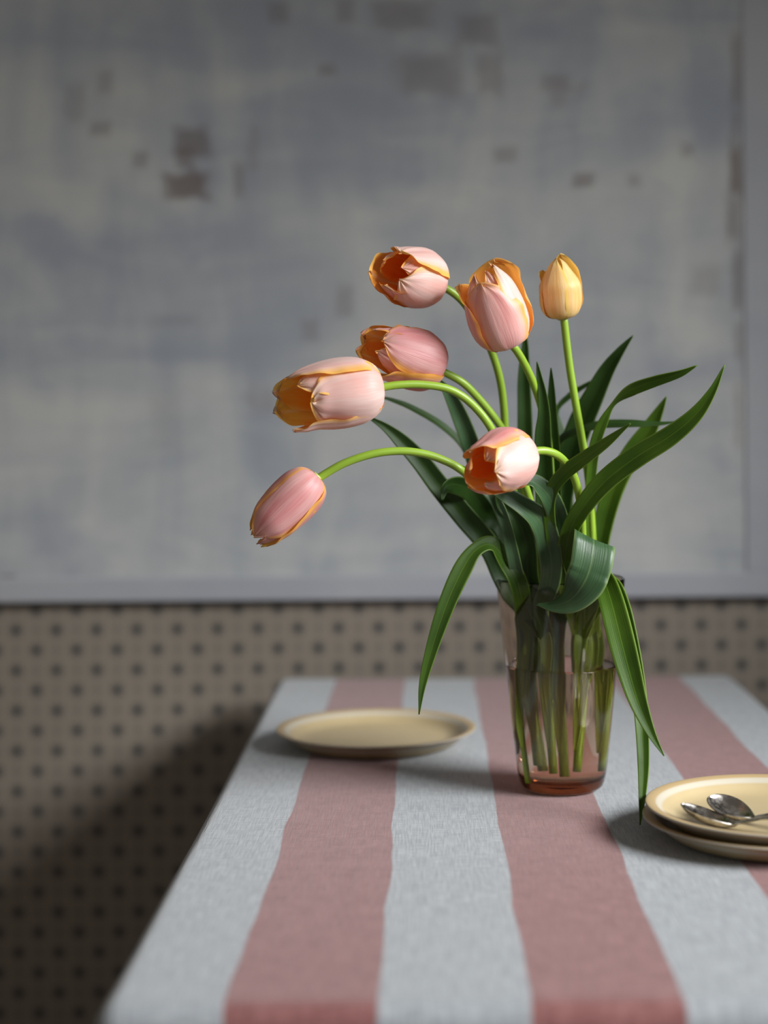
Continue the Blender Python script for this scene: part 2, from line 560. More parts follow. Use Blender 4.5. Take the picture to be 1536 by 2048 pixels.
# ------------------------------------------------------------------ table and cloth
TX0, TX1 = -0.195, 0.400         # outer faces of the draped cloth
TY0, TY1 = 0.922, 2.10
CT = 0.0012                      # cloth thickness
M_WOOD = mat_wood('table_wood', (0.22, 0.13, 0.07), (0.32, 0.20, 0.11))
tb = Vector(((TX0 + TX1) / 2, (TY0 + TY1) / 2, 0))
table = thing('dining_table', 'small rectangular wooden table hidden under the striped cloth', 'table', tb)
zt = TABLE_Z - CT - 0.0012
box('tabletop', (TX0 + 0.006, TY0 + 0.006, zt - 0.028), (TX1 - 0.006, TY1 - 0.006, zt), M_WOOD, table, 0.008, tb)
box('apron', (TX0 + 0.06, TY0 + 0.06, zt - 0.10), (TX1 - 0.06, TY1 - 0.06, zt - 0.028), M_WOOD, table, 0.002, tb)
for sx in (0, 1):
    for sy in (0, 1):
        x = (TX0 + 0.075, TX1 - 0.075)[sx]
        y = (TY0 + 0.075, TY1 - 0.075)[sy]
        vs, fs = lathe([(0.014, 0), (0.016, 0.02), (0.024, zt - 0.16), (0.026, zt - 0.101)], 20)
        mesh_obj('leg', [(v[0] + x, v[1] + y, v[2]) for v in vs], fs, M_WOOD, table, True, None, tb)


def make_cloth():
    R = 0.014                    # how softly the cloth turns over the edge
    hang = 0.26
    ix0, ix1, iy0, iy1 = TX0 + R, TX1 - R, TY0 + R, TY1 - R

    def axis(a, b, inner):
        outer = [0.003, 0.007, 0.011, 0.016, 0.022, 0.03, 0.05, 0.08, 0.12, 0.16, 0.2, hang]
        return [a - e for e in reversed(outer)] + list(np.linspace(a, b, inner)) + [b + e for e in outer]
    sx = axis(ix0, ix1, 60)
    sy = axis(iy0, iy1, 110)
    rnd = np.random.RandomState(4)
    ph = rnd.rand(8) * 6.28
    verts, uvs = [], []
    for y in sy:
        for x in sx:
            cx, cy = min(max(x, ix0), ix1), min(max(y, iy0), iy1)
            ex, ey = x - cx, y - cy
            e = math.hypot(ex, ey)
            # very soft undulation of the laid cloth
            wz = 0.0006 * (math.sin(9 * x + 5 * y + ph[0]) + math.sin(23 * x - 8 * y + ph[1]) * 0.6 + math.sin(17 * y + ph[2]) * 0.6) - 0.0002
            wz = max(wz, -0.0008)
            if e < 1e-9:
                p = (x, y, TABLE_Z + wz)
            else:
                nx, ny = ex / e, ey / e
                arc = R * PI / 2
                if e < arc:
                    a = e / R
                    out, dz = R * math.sin(a), R * (1 - math.cos(a))
                else:
                    dz = R + (e - arc)
                    s = cx + cy
                    fl = min(1.0, (e - arc) / 0.2)
                    out = R + fl * (0.008 + 0.006 * math.sin(26 * s + ph[3]) + 0.004 * math.sin(47 * s + ph[4]))
                p = (cx + nx * out, cy + ny * out, TABLE_Z - dz + wz)
            verts.append(p)
            uvs.append((x, y))
    nx_, ny_ = len(sx), len(sy)
    faces = [(j * nx_ + i, j * nx_ + i + 1, (j + 1) * nx_ + i + 1, (j + 1) * nx_ + i) for j in range(ny_ - 1) for i in range(nx_ - 1)]
    o = mesh_obj('tablecloth', verts, faces, mat_cloth(), None, True, uvs)
    md = o.modifiers.new('thickness', 'SOLIDIFY')
    md.thickness = CT
    md.offset = -1
    return o


tag(make_cloth(), 'white and dusty rose striped woven cotton cloth draped over the table', 'tablecloth')

# ------------------------------------------------------------------ plates
M_PLATE = mat_plate()
PLATE_PROFILE = catmull([(0.0005, 0.0048), (0.055, 0.0048), (0.074, 0.0050), (0.083, 0.0075), (0.090, 0.0125), (0.0945, 0.0158), (0.0985, 0.0172),
                         (0.1025, 0.0176), (0.1038, 0.0168), (0.1032, 0.0156), (0.0985, 0.0142), (0.0925, 0.0100), (0.0845, 0.0035), (0.079, 0.0004), (0.074, 0.0), (0.070, 0.0010), (0.0005, 0.0012)], 90)


def plate(loc, label, cat='plate', rz=0.0, tilt=0.0):
    vs, fs = lathe([(r, z) for r, z in PLATE_PROFILE], 128)
    o = mesh_obj('side_plate', vs, fs, M_PLATE)
    fix_normals(o)
    o.location = loc
    o.rotation_euler = (tilt, 0, rz)
    return tag(o, label, cat, 'cream side plates on the striped cloth')


ZP = TABLE_Z + 0.0014
pl_far = P(752, 1452, (0.340 - 0.019) * F_PX / (1452 - PV))
plate((pl_far.x, pl_far.y, ZP), 'empty cream plate lying alone near the far edge of the cloth')
pl_r = P(1551, 1605, (0.340 - 0.0288) * F_PX / (1605 - PV + 5.6))
plate((pl_r.x - 0.002, pl_r.y + 0.001, ZP), 'lower cream plate of the stack of two, underneath the plate with the spoons', rz=0.4)
STACK = 0.0098
plate((pl_r.x, pl_r.y, ZP + STACK), 'upper cream plate of the stack of two, carrying two spoons', rz=1.1)
PLATE_TOP = ZP + STACK + 0.0048

# ------------------------------------------------------------------ spoons
M_SILVER = mat_metal()


def spoon(tip_, neck, roll, handle_z, label, hl=0.115, bw=0.0160):
    """tip_, neck: world points of the lip at the bowl's tip and at the neck; handle_z: heights of the handle above the plate"""
    tip_, neck = Vector(tip_), Vector(neck)
    d = neck - tip_
    L = math.hypot(d.x, d.y)
    t = thing('table_spoon', label, 'spoon', (tip_.x, tip_.y, PLATE_TOP), 'old silver spoons on the plate stack')
    t.rotation_euler = (0, 0, math.atan2(d.y, d.x))
    zt_, zn = tip_.z - PLATE_TOP, neck.z - PLATE_TOP

    def loft(name, rows):
        # rows: (x, half width, z of the lip, dish depth, roll)
        K = 14
        verts, faces = [], []
        for x, w, z, dep, ro in rows:
            for k in range(K + 1):
                s = -1 + 2 * k / K
                yy, zz = s * w, -dep * (1 - abs(s) ** 2.4)
                verts.append((x, yy * math.cos(ro) - zz * math.sin(ro), z + yy * math.sin(ro) + zz * math.cos(ro)))
        for i in range(len(rows) - 1):
            for k in range(K):
                a = i * (K + 1) + k
                faces.append((a, a + K + 1, a + K + 2, a + 1))
        o = mesh_obj(name, verts, faces, M_SILVER, t)
        md = o.modifiers.new('thickness', 'SOLIDIFY')
        md.thickness = 0.0012
        md.offset = 1
        b = o.modifiers.new('smooth', 'SUBSURF')
        b.levels = b.render_levels = 1
        return o
    rows = []
    for i in range(29):
        s = i / 28
        q = min(1.0, s / 0.96)
        w = bw * (max(0.0, math.sin(PI * q ** 0.80)) ** 0.66)
        w = max(w, 0.0006 if s < 0.5 else 0.0030)
        dep = 0.0080 * (math.sin(PI * min(1, s * 0.95 + 0.03)) ** 0.75)
        rows.append((s * L, w, zt_ + (zn - zt_) * s, dep, roll * (1 - s ** 4)))
    loft('bowl', rows)
    hz = catmull([(0.0, zn)] + [(x, z) for x, z in handle_z], 60)
    hr = []
    for i in range(30):
        s = i / 29
        w = 0.0032 - 0.0005 * math.sin(PI * min(1, s * 3)) + 0.0058 * (max(0, s - 0.35) / 0.65) ** 1.3
        if s > 0.93:
            w *= math.sqrt(max(0.02, 1 - ((s - 0.93) / 0.07) ** 2))
        z = float(np.interp(s, hz[:, 0], hz[:, 1]))
        hr.append((L + s * hl - 0.0015, w, z, -0.0011, 0.0))
    loft('handle', hr)
    return t


def on_plate(u, v, z):
    d = (CAM_Z - z) * F_PX / ((v - PV) + ROLL * (u - PU))
    return P(u, v, d)


a = on_plate(1362, 1606, PLATE_TOP + 0.0155)
b = on_plate(1474, 1650, PLATE_TOP + 0.0040)
spoon(a, b, math.radians(-7), [(0.10, 0.0072), (0.22, 0.0115), (0.40, 0.0128), (0.7, 0.0125), (1.0, 0.0150)], 'silver spoon nearer the plate edge, bowl turned up and tarnished')
a = on_plate(1416, 1592, PLATE_TOP + 0.0165)
b = on_plate(1514, 1637, PLATE_TOP + 0.0050)
spoon(a, b, math.radians(9), [(0.10, 0.0085), (0.22, 0.0125), (0.40, 0.0140), (0.7, 0.0140), (1.0, 0.0160)], 'silver spoon behind the first one, its dark bowl tilted to the viewer')

# ------------------------------------------------------------------ vase and water
VD = 1.46
vb = P(1124, 1580, VD)
VASE = Vector((vb.x, vb.y, ZP))
VH = 0.1915
M_GLASS = mat_glass('rose_tinted_glass', 1.37, (0.99, 0.955, 0.935), (0.76, 0.44, 0.20), 60)
M_WATER = mat_glass('vase_water_clear', 1.333, (1, 1, 1), (0.88, 0.62, 0.36), 8.0)


def r_out(z):
    s = z / VH
    return 0.0385 + 0.0203 * s ** 0.92


prof_out = [(0.0008, 0.0006), (0.030, 0.0006), (0.0345, 0.0012), (0.0372, 0.0036), (0.0388, 0.008)] + [(r_out(z), z) for z in np.linspace(0.016, VH - 0.002, 22)]
GT = 0.0026
rim = [(r_out(VH) - 0.0002, VH - 0.0006), (r_out(VH) - GT * 0.5, VH + 0.0003), (r_out(VH) - GT + 0.0002, VH - 0.0006)]
prof_in = [(r_out(z) - GT, z) for z in np.linspace(VH - 0.002, 0.020, 22)] + [(0.0352, 0.0155), (0.032, 0.0125), (0.026, 0.0110), (0.0008, 0.0105)]
vs, fs = lathe(prof_out + rim + prof_in, 96)
vase = mesh_obj('glass_vase', vs, fs, M_GLASS)
fix_normals(vase)
vase.location = VASE
tag(vase, 'tall flared rose-tinted clear glass vase, half full of water, holding the tulips', 'vase')

WL = 0.112
EPS = 0.00035
wprof = [(0.0008, 0.0105 - EPS), (0.026, 0.0110 - EPS), (0.0322, 0.0125 - EPS), (0.0355, 0.0155 - EPS)] + [(r_out(z) - GT + EPS, z) for z in np.linspace(0.020, WL - 0.001, 16)]
wprof += [(r_out(WL) - GT + EPS, WL + 0.0012), (r_out(WL) - GT - 0.0015, WL + 0.0002), (r_out(WL) - GT - 0.004, WL), (0.0008, WL)]
vs, fs = lathe(wprof, 96)
water = mesh_obj('vase_water', vs, fs, M_WATER)
fix_normals(water)
water.location = VASE
tag(water, 'clear water standing in the lower half of the glass vase', 'water')

# ------------------------------------------------------------------ tulips
ORANGE = ((0.95, 0.37, 0.055), (0.92, 0.17, 0.012), (0.95, 0.56, 0.12))
GOLD = ((0.95, 0.50, 0.05), (0.92, 0.27, 0.015), (0.94, 0.72, 0.20))
C_PINK = ((0.80, 0.29, 0.28), (0.90, 0.62, 0.56), (0.95, 0.47, 0.05), (0.92, 0.66, 0.42))
C_PALE = ((0.88, 0.51, 0.45), (0.92, 0.76, 0.70), (0.95, 0.54, 0.06), (0.94, 0.78, 0.52))
C_CREAM = ((0.86, 0.54, 0.14), (0.93, 0.73, 0.36), (0.86, 0.64, 0.14), (0.82, 0.76, 0.30))
PINK_OR = mat_petal('petal_pink_orange_inside', *C_PINK, *ORANGE)
PINK_YE = mat_petal('petal_pink_gold_inside', *C_PINK, *GOLD)
PALE_OR = mat_petal('petal_pale_orange_inside', *C_PALE, *ORANGE)
PALE_YE = mat_petal('petal_pale_gold_inside', *C_PALE, *GOLD)
C_ROSE = ((0.66, 0.235, 0.25), (0.82, 0.48, 0.46), (0.94, 0.47, 0.04), (0.88, 0.58, 0.40))
ROSE_OR = mat_petal('petal_rose_orange_inside', *C_ROSE, *ORANGE)
ROSE_YE = mat_petal('petal_rose_gold_inside', *C_ROSE, *GOLD)
YELL_YE = mat_petal('petal_cream_gold_inside', *C_CREAM, *GOLD, 0.75)
STEM = mat_stem()
LEAF_A = mat_leaf('leaf_blue_green', (0.038, 0.090, 0.034), (0.078, 0.155, 0.068), (0.26, 0.36, 0.12), (0.16, 0.30, 0.02), 0.36, 0.5)
LEAF_B = mat_leaf('leaf_yellow_green', (0.032, 0.080, 0.005), (0.072, 0.145, 0.010), (0.24, 0.36, 0.05), (0.24, 0.40, 0.01))
LEAF_D = mat_leaf('leaf_backlit_dark', (0.016, 0.045, 0.007), (0.036, 0.085, 0.016), (0.12, 0.20, 0.04), (0.12, 0.24, 0.01))  # dark tone stands in for leaves lit from behind, shade mixed into the green
LEAF_M = mat_leaf('leaf_dim_lit_green', (0.024, 0.060, 0.005), (0.052, 0.110, 0.010), (0.18, 0.28, 0.04), (0.20, 0.34, 0.01))  # yellow green with shade in the colour, for the dimly lit leaf hanging left
ANTHER = simple('anther_dark', (0.08, 0.05, 0.02), 0.7)
PISTIL = simple('pistil_green', (0.42, 0.45, 0.12), 0.5)

PROFILE = [(0.10, 0.0), (0.42, 0.012), (0.74, 0.075), (0.95, 0.22), (1.0, 0.40), (0.96, 0.58), (0.86, 0.76)]


def petal(parent, origin, frame, L, R, phi, wang=66, ln=1.0, rs=1.0, tip=0.5, open_=0.0, curl=0.0, twist=0.0, ruf=1.25,
          ridge=0.03, notch=0.0, mats=None, seed=0, shoulder=0.86):
    """one petal of a cup: frame = (base, E1, E2, A); phi degrees round the cup (0 faces the viewer)
    wang half width in degrees, ln length scale, rs radius scale, tip radius at the tip relative to R,
    open_ degrees the petal leans out about its foot, curl edge curling out(+)/in(-)"""
    B, E1, E2, A = frame
    rnd = np.random.RandomState(seed)
    q = rnd.rand(10) * 6.28
    prof = catmull([(r, h) for r, h in PROFILE[:-1]] + [(shoulder, 0.76), (0.52 * (shoulder + tip), 0.90), (tip, 1.0)], 64)
    NU, NV = 26, 34
    verts, uvs, faces = [], [], []
    ph0 = math.radians(phi)
    op = math.radians(open_)
    er = E1 * math.cos(ph0) + E2 * math.sin(ph0)
    tang = (-E1 * math.sin(ph0) + E2 * math.cos(ph0))
    for j in range(NV + 1):
        v0 = j / NV
        v = 1 - (1 - v0) ** 1.35
        if v < 0.42:
            sh = 0.50 + 0.50 * math.sin(PI / 2 * v / 0.42)
        else:
            sh = max(0.0, 1 - ((v - 0.42) / 0.58) ** 3.0) ** 0.62
        for i in range(NU + 1):
            u = -1 + 2 * i / NU
            au = abs(u)
            vv = v
            # frilled, slightly torn edge
            fr = (math.sin(v * 19 + q[0] + 2 * u) + 0.6 * math.sin(v * 37 + q[1])) * au ** 4 * 0.030 * ruf
            k = vv * 63
            k0 = min(int(k), 62)
            r, h = prof[k0] * (1 - (k - k0)) + prof[k0 + 1] * (k - k0)
            a = math.radians(wang) * sh * u * (1 + 0.02 * math.sin(v * 9 + q[2]) * ruf)
            if r * R > 0:
                a = a * min(1.0, 0.35 + 0.65 * vv / 0.12) if vv < 0.12 else a
            rr = r * rs * R
            rr += R * (curl * au ** 3 * max(0, vv - 0.15) + ridge * math.exp(-(u / 0.14) ** 2) * math.sin(PI * vv) + fr
                       + 0.012 * math.sin(u * 9 + q[3]) * vv * ruf + 0.024 * math.sin(u * 3.4 + v * 4 + q[4]) * vv * ruf + 0.011 * math.sin(u * 17 + v * 5 + q[8]) * vv * vv * ruf)
            hh = h * L * ln
            # rounded, slightly notched apex
            if vv > 0.8:
                hh -= L * ln * (notch * math.exp(-(u / 0.25) ** 2) + ruf * (0.016 * math.sin(u * 7 + q[5]) + 0.013 * math.sin(u * 15 + q[6]) + 0.010 * math.sin(u * 31 + q[7]))) * (vv - 0.8) / 0.2
            a += twist * vv * 0.6
            pr = er * (rr * math.cos(a)) + tang * (rr * math.sin(a)) + A * hh
            if op:
                pr = Matrix.Rotation(op, 3, A.cross(er).normalized() * 1.0) @ pr
            verts.append(B + pr)
            uvs.append(((u + 1) / 2, v))
    for j in range(NV):
        for i in range(NU):
            b_ = j * (NU + 1) + i
            faces.append((b_, b_ + 1, b_ + NU + 2, b_ + NU + 1))
    o = mesh_obj('petal', verts, faces, mats, parent, True, uvs, origin)
    return o


def head(parent, origin, base, tip_, R, petals, mats, spin=0, inner=True):
    base = Vector(base)
    A = (Vector(tip_) - base)
    L = A.length
    A.normalize()
    V = (Vector((0, 0, CAM_Z)) - base).normalized()
    E1 = (V - A * V.dot(A)).normalized()
    E2 = A.cross(E1)
    fr = (base, E1, E2, A)
    for k, p in enumerate(petals):
        kw = dict(p)
        m = kw.pop('m', mats)
        petal(parent, origin, fr, L, R, kw.pop('phi') + spin, mats=m, seed=kw.pop('seed', k * 7 + int(base.x * 1000) % 97), **kw)
    # receptacle, pistil and stamens
    pts = [base + A * s for s in np.linspace(-0.001, L * 0.36, 8)]
    tube('pistil', pts, [0.0045, 0.0042, 0.004, 0.004, 0.004, 0.0042, 0.0048, 0.003], PISTIL, parent, origin, 10)
    for k in range(6):
        a = k * PI / 3 + 0.4
        dr = E1 * math.cos(a) + E2 * math.sin(a)
        pts = [base + dr * (0.003 + 0.006 * s) + A * (L * 0.42 * s) for s in np.linspace(0, 1, 7)]
        tube('stamen', pts, [0.0008, 0.0008, 0.0008, 0.0012, 0.0018, 0.0018, 0.0006], ANTHER, parent, origin, 8)


def leaf(parent, origin, pts, mat, fold=0.30, n_per=7, seed=0, wav=1.0, side=None, side_to=0.0):
    """blade through pts = (u, v, depth, apparent width in px, roll degrees); base first, tip last"""
    ctr = [P(p[0], p[1], p[2]) for p in pts]
    rows = [(*c, p[3] * p[2] / F_PX, p[4] if len(p) > 4 else 0.0) for c, p in zip(ctr, pts)]
    n = (len(pts) - 1) * n_per + 1
    r = catmull(rows, n)
    rnd = np.random.RandomState(seed)
    q = rnd.rand(6) * 6.28
    K = 10
    verts, uvs, faces = [], [], []
    prevS = prevN = None
    cen = [Vector(x[:3]) for x in r]
    for i in range(n):
        T = (cen[min(i + 1, n - 1)] - cen[max(i - 1, 0)]).normalized()
        V = (cen[i] - Vector((0, 0, CAM_Z))).normalized()
        S = T.cross(V)
        S = S.normalized() if S.length > 1e-4 else prevS
        if side is not None and i / (n - 1) < side_to:
            S = (side - T * side.dot(T)).normalized()
        if prevS is not None and S.dot(prevS) < 0:
            S = -S
        if prevS is not None:      # keep the blade from flicking round where it points at the lens
            S = (S * 0.75 + prevS * 0.25)
            S = (S - T * S.dot(T)).normalized()
        prevS = S
        N = S.cross(T).normalized()
        if prevN is None and N.dot(V) > 0:
            N = -N
        if prevN is not None and N.dot(prevN) < 0:
            N = -N
        prevN = N
        a = math.radians(r[i][4])
        w = max(r[i][3], 0.0004) / 2
        wt = w / max(0.35, math.cos(a))
        Sd = S * math.cos(a) + N * math.sin(a)
        Nd = N * math.cos(a) - S * math.sin(a)
        f = i / (n - 1)
        for k in range(K + 1):
            s = -1 + 2 * k / K
            off = fold * wt * (abs(s) ** 1.5 - 0.35) + wav * 0.05 * wt * math.sin(f * 14 + q[0] + (1.6 if s > 0 else 0)) * abs(s) ** 3
            verts.append(cen[i] + Sd * (s * wt) + Nd * off)
            uvs.append((k / K, f))
    for i in range(n - 1):
        for k in range(K):
            b_ = i * (K + 1) + k
            faces.append((b_, b_ + 1, b_ + K + 2, b_ + K + 1))
    o = mesh_obj('leaf', verts, faces, mat, parent, True, uvs, origin)
    md = o.modifiers.new('thickness', 'SOLIDIFY')
    md.thickness = 0.0007
    md.offset = 0
    return o


def stem(parent, origin, px, r0=0.0036, r1=0.0034):
    ctr = [tuple(P(*p)) for p in px]
    c = catmull(ctr, (len(ctr) - 1) * 8 + 1)
    n = len(c)
    return tube('stem', c, [r0 + (r1 - r0) * i / (n - 1) for i in range(n)], STEM, parent, origin)


OUT = dict(wang=68, tip=0.42)


def tulip(label, stem_px, head_spec, leaves):
    base = P(*stem_px[0])
    t = thing('tulip', label, 'tulip', base, 'salmon tulips in the glass vase')
    stem(t, base, stem_px)
    b, tp, R, petals, mats = head_spec
    head(t, base, P(*b), P(*tp), R, petals, mats)
    lower = catmull([p for p in stem_px[:6]], 60)
    for k, (pts, m, kw) in enumerate(leaves):
        # the sheath of the leaf clasps its own stem, down in the vase
        foot = []
        for vv, w in ((1500 - 55 * (k % 3), 5), (1440 - 40 * (k % 3), 15), (1350, 22), (1270, 28)):
            c = lower[int(np.argmin(abs(lower[:, 1] - vv)))]
            foot.append((c[0] + 5 * (k % 3 - 1), vv, c[2] - 0.006, w))
        body = [p for p in pts if p[1] < 1235 or p[1] > 1330 or pts.index(p) > 1]
        pts = foot + body
        leaf(t, base, pts, m, seed=k + 11, **kw)
    return t


# --- top-left open flower
tulip('open pale salmon tulip highest on the left, its orange mouth turned to the left',
      [(1096, 1536, 1.462), (1075, 1340, 1.475), (1062, 1165, 1.475), (1030, 1000, 1.47), (1013, 900, 1.46), (1008, 820, 1.45), (1000, 760, 1.44), (983, 703, 1.43), (957, 650, 1.42), (925, 603, 1.41), (892, 577, 1.402), (860, 566, 1.402)],
      ((864, 567, 1.402), (784, 540, 1.350), 0.0262,
       [dict(phi=-28, wang=70, ln=0.98, tip=0.46, rs=0.98, curl=0.05, m=PALE_OR), dict(phi=84, wang=64, ln=0.98, tip=0.58, rs=1.03, curl=0.10, m=PALE_OR),
        dict(phi=205, wang=66, ln=1.10, tip=0.66, rs=1.02), dict(phi=32, wang=54, ln=0.95, rs=0.88, tip=0.36), dict(phi=150, wang=54, ln=1.02, rs=0.90, tip=0.46),
        dict(phi=-92, wang=60, ln=1.02, rs=0.94, tip=0.56)], PINK_OR),
      [([(1062, 1330, 1.475, 30), (1045, 1165, 1.48, 42, 20), (1010, 1060, 1.475, 46, 10), (975, 1030, 1.47, 44), (944, 985, 1.44, 42), (912, 969, 1.41, 36, -20), (890, 976, 1.395, 20, -30), (884, 1000, 1.39, 4, -30)], LEAF_D, dict(fold=0.25)),
       ([(1080, 1290, 1.49, 24), (1060, 1165, 1.50, 30), (1050, 1000, 1.50, 36), (1050, 850, 1.49, 30), (1048, 760, 1.485, 25), (1050, 695, 1.48, 14), (1050, 660, 1.475, 2)], LEAF_D, dict(fold=0.35))])

# --- big upright flower
tulip('largest pink tulip, upright at the top centre with a wide orange back petal',
      [(1128, 1548, 1.45), (1118, 1340, 1.46), (1112, 1165, 1.45), (1104, 1000, 1.44), (1098, 900, 1.43), (1088, 835, 1.415), (1070, 775, 1.40), (1050, 730, 1.385), (1030, 697, 1.373), (1016, 686, 1.371)],
      ((1019, 691, 1.372), (961, 537, 1.344), 0.0243,
       [dict(phi=-16, wang=76, ln=0.88, tip=0.58, rs=1.04, curl=0.02), dict(phi=76, wang=58, ln=1.0, tip=0.40, rs=1.00, m=PALE_OR),
        dict(phi=152, wang=84, ln=0.94, tip=0.80, rs=1.10, open_=7, curl=0.16, m=PINK_OR), dict(phi=30, wang=50, ln=0.96, rs=0.84, tip=0.30),
        dict(phi=-106, wang=66, ln=0.88, rs=1.06, tip=0.76, curl=0.18, open_=2, m=PINK_OR), dict(phi=-48, wang=52, ln=0.97, rs=0.88, tip=0.40)], PINK_OR),
      [([(1105, 1330, 1.44, 24), (1095, 1165, 1.43, 34), (1090, 1000, 1.42, 38), (1086, 882, 1.41, 34), (1088, 830, 1.405, 25), (1085, 790, 1.40, 18), (1078, 750, 1.395, 10), (1074, 724, 1.39, 2)], LEAF_D, dict(fold=0.45)),
       ([(1120, 1320, 1.445, 24), (1125, 1165, 1.42, 40), (1124, 1100, 1.405, 42), (1115, 1035, 1.385, 42), (1096, 990, 1.365, 38, 15), (1068, 965, 1.355, 30, 35), (1048, 966, 1.35, 14, 30), (1040, 978, 1.349, 3)], LEAF_A, dict(fold=0.28))])

# --- cream bud
tulip('small closed cream-yellow tulip bud standing upright at the right',
      [(1182, 1536, 1.465), (1186, 1340, 1.47), (1188, 1165, 1.46), (1182, 1020, 1.445), (1176, 950, 1.435), (1164, 880, 1.425), (1150, 800, 1.415), (1138, 725, 1.408), (1127, 632, 1.40)],
      ((1125, 637, 1.40), (1115, 512, 1.388), 0.0178,
       [dict(phi=-38, wang=70, ln=0.98, tip=0.05, rs=1.03, ruf=0.3, ridge=0.05, shoulder=0.66), dict(phi=66, wang=54, ln=0.97, tip=0.05, rs=1.04, ruf=0.3, ridge=0.06, shoulder=0.64), dict(phi=150, wang=66, ln=1.02, tip=0.28, rs=1.06, curl=0.08, ruf=0.5, shoulder=0.82),
        dict(phi=-112, wang=58, ln=0.78, rs=1.06, tip=0.80, curl=0.12, ruf=0.5), dict(phi=14, wang=50, ln=0.92, rs=0.84, tip=0.04, ruf=0.3, shoulder=0.62), dict(phi=230, wang=54, ln=0.98, rs=0.86, tip=0.05, ruf=0.3, shoulder=0.62)], YELL_YE),
      [([(1165, 1330, 1.49, 22), (1140, 1165, 1.495, 36), (1122, 1040, 1.50, 40), (1134, 930, 1.495, 48), (1160, 850, 1.485, 50), (1186, 795, 1.475, 42), (1214, 740, 1.465, 30), (1242, 700, 1.455, 16), (1266, 671, 1.45, 2)], LEAF_D, dict(fold=0.35)),
       ([(1190, 1330, 1.46, 20), (1184, 1165, 1.455, 24), (1179, 1044, 1.445, 22, 30), (1181, 960, 1.43, 20, 30), (1189, 893, 1.415, 22, 20), (1205, 845, 1.405, 19, 30), (1226, 808, 1.395, 8, 60), (1262, 780, 1.385, 24, 25), (1310, 762, 1.375, 22, 20), (1360, 747, 1.365, 14, 20), (1394, 731, 1.36, 2, 20)], LEAF_B, dict(fold=0.25)),
       ([(1160, 1280, 1.49, 16), (1150, 1165, 1.50, 20), (1136, 1000, 1.505, 20), (1122, 870, 1.51, 15, 30), (1112, 822, 1.51, 9, 50), (1140, 790, 1.505, 11, 40), (1166, 773, 1.50, 9, 40), (1196, 758, 1.495, 5), (1212, 752, 1.49, 2)], LEAF_D, dict(fold=0.3))])

# --- middle left flower
tulip('rose-pink tulip with a tattered orange tip and a hanging lower petal',
      [(1082, 1528, 1.445), (1070, 1340, 1.455), (1062, 1165, 1.455), (1050, 1000, 1.445), (1036, 930, 1.435), (1016, 878, 1.425), (992, 840, 1.415), (960, 800, 1.405), (925, 765, 1.395), (884, 742, 1.39)],
      ((883, 731, 1.39), (744, 688, 1.358), 0.0238,
       [dict(phi=28, wang=72, ln=0.94, tip=0.48, rs=1.03, curl=0.03), dict(phi=-80, wang=62, ln=0.96, tip=0.78, rs=1.07, open_=6, curl=0.13), dict(phi=160, wang=66, ln=1.04, tip=0.72, rs=1.0),
        dict(phi=-28, wang=58, ln=0.96, rs=0.88, tip=0.52), dict(phi=95, wang=54, ln=1.02, rs=0.9, tip=0.55), dict(phi=215, wang=60, ln=1.06, rs=0.93, tip=0.74)], ROSE_OR),
      [([(1040, 1300, 1.485, 26), (1025, 1165, 1.49, 40), (985, 1040, 1.485, 44), (958, 950, 1.475, 34), (938, 880, 1.46, 36), (912, 815, 1.45, 30), (890, 775, 1.44, 16), (876, 756, 1.435, 2)], LEAF_A, dict(fold=0.45)),
       ([(1045, 1290, 1.47, 16), (1022, 1165, 1.475, 22), (985, 1030, 1.48, 20), (955, 950, 1.48, 16), (926, 892, 1.48, 13, 40), (881, 850, 1.475, 13, 50), (824, 817, 1.47, 11, 50), (785, 801, 1.465, 7, 50), (762, 794, 1.46, 2, 50)], LEAF_D, dict(fold=0.3))])

# --- wide open left flower
tulip('pale pink tulip opened widest, lying level at the far left with ragged yellow-orange petals',
      [(1108, 1545, 1.43), (1095, 1340, 1.435), (1086, 1165, 1.425), (1064, 1020, 1.41), (1036, 940, 1.395), (1000, 890, 1.385), (978, 850, 1.375), (955, 820, 1.37), (925, 793, 1.363), (890, 776, 1.357), (840, 769, 1.35), (795, 770, 1.344), (756, 776, 1.34)],
      ((762, 776, 1.34), (574, 798, 1.314), 0.0277,
       [dict(phi=-16, wang=76, ln=0.80, tip=0.66, rs=1.0, notch=0.05), dict(phi=96, wang=62, ln=0.96, tip=0.56, rs=1.04, curl=0.08), dict(phi=205, wang=66, ln=1.06, tip=0.82, rs=1.0, m=PALE_YE),
        dict(phi=48, wang=56, ln=0.88, rs=0.89, tip=0.55), dict(phi=158, wang=60, ln=1.05, rs=0.90, tip=0.80, m=PALE_YE), dict(phi=-88, wang=44, ln=0.98, rs=0.96, tip=0.80, open_=4)], PALE_OR),
      [([(1040, 1310, 1.45, 30), (1020, 1175, 1.45, 48, 10), (980, 1095, 1.445, 44), (930, 1035, 1.44, 44), (881, 975, 1.435, 42), (843, 925, 1.43, 38), (805, 884, 1.425, 30), (770, 854, 1.42, 16), (733, 832, 1.415, 3)], LEAF_D, dict(fold=0.35)),
       ([(1060, 1300, 1.43, 24), (1058, 1165, 1.415, 40), (1052, 1090, 1.405, 40), (1034, 1040, 1.40, 36), (1005, 1010, 1.395, 26), (990, 985, 1.39, 3)], LEAF_D, dict(fold=0.4))])

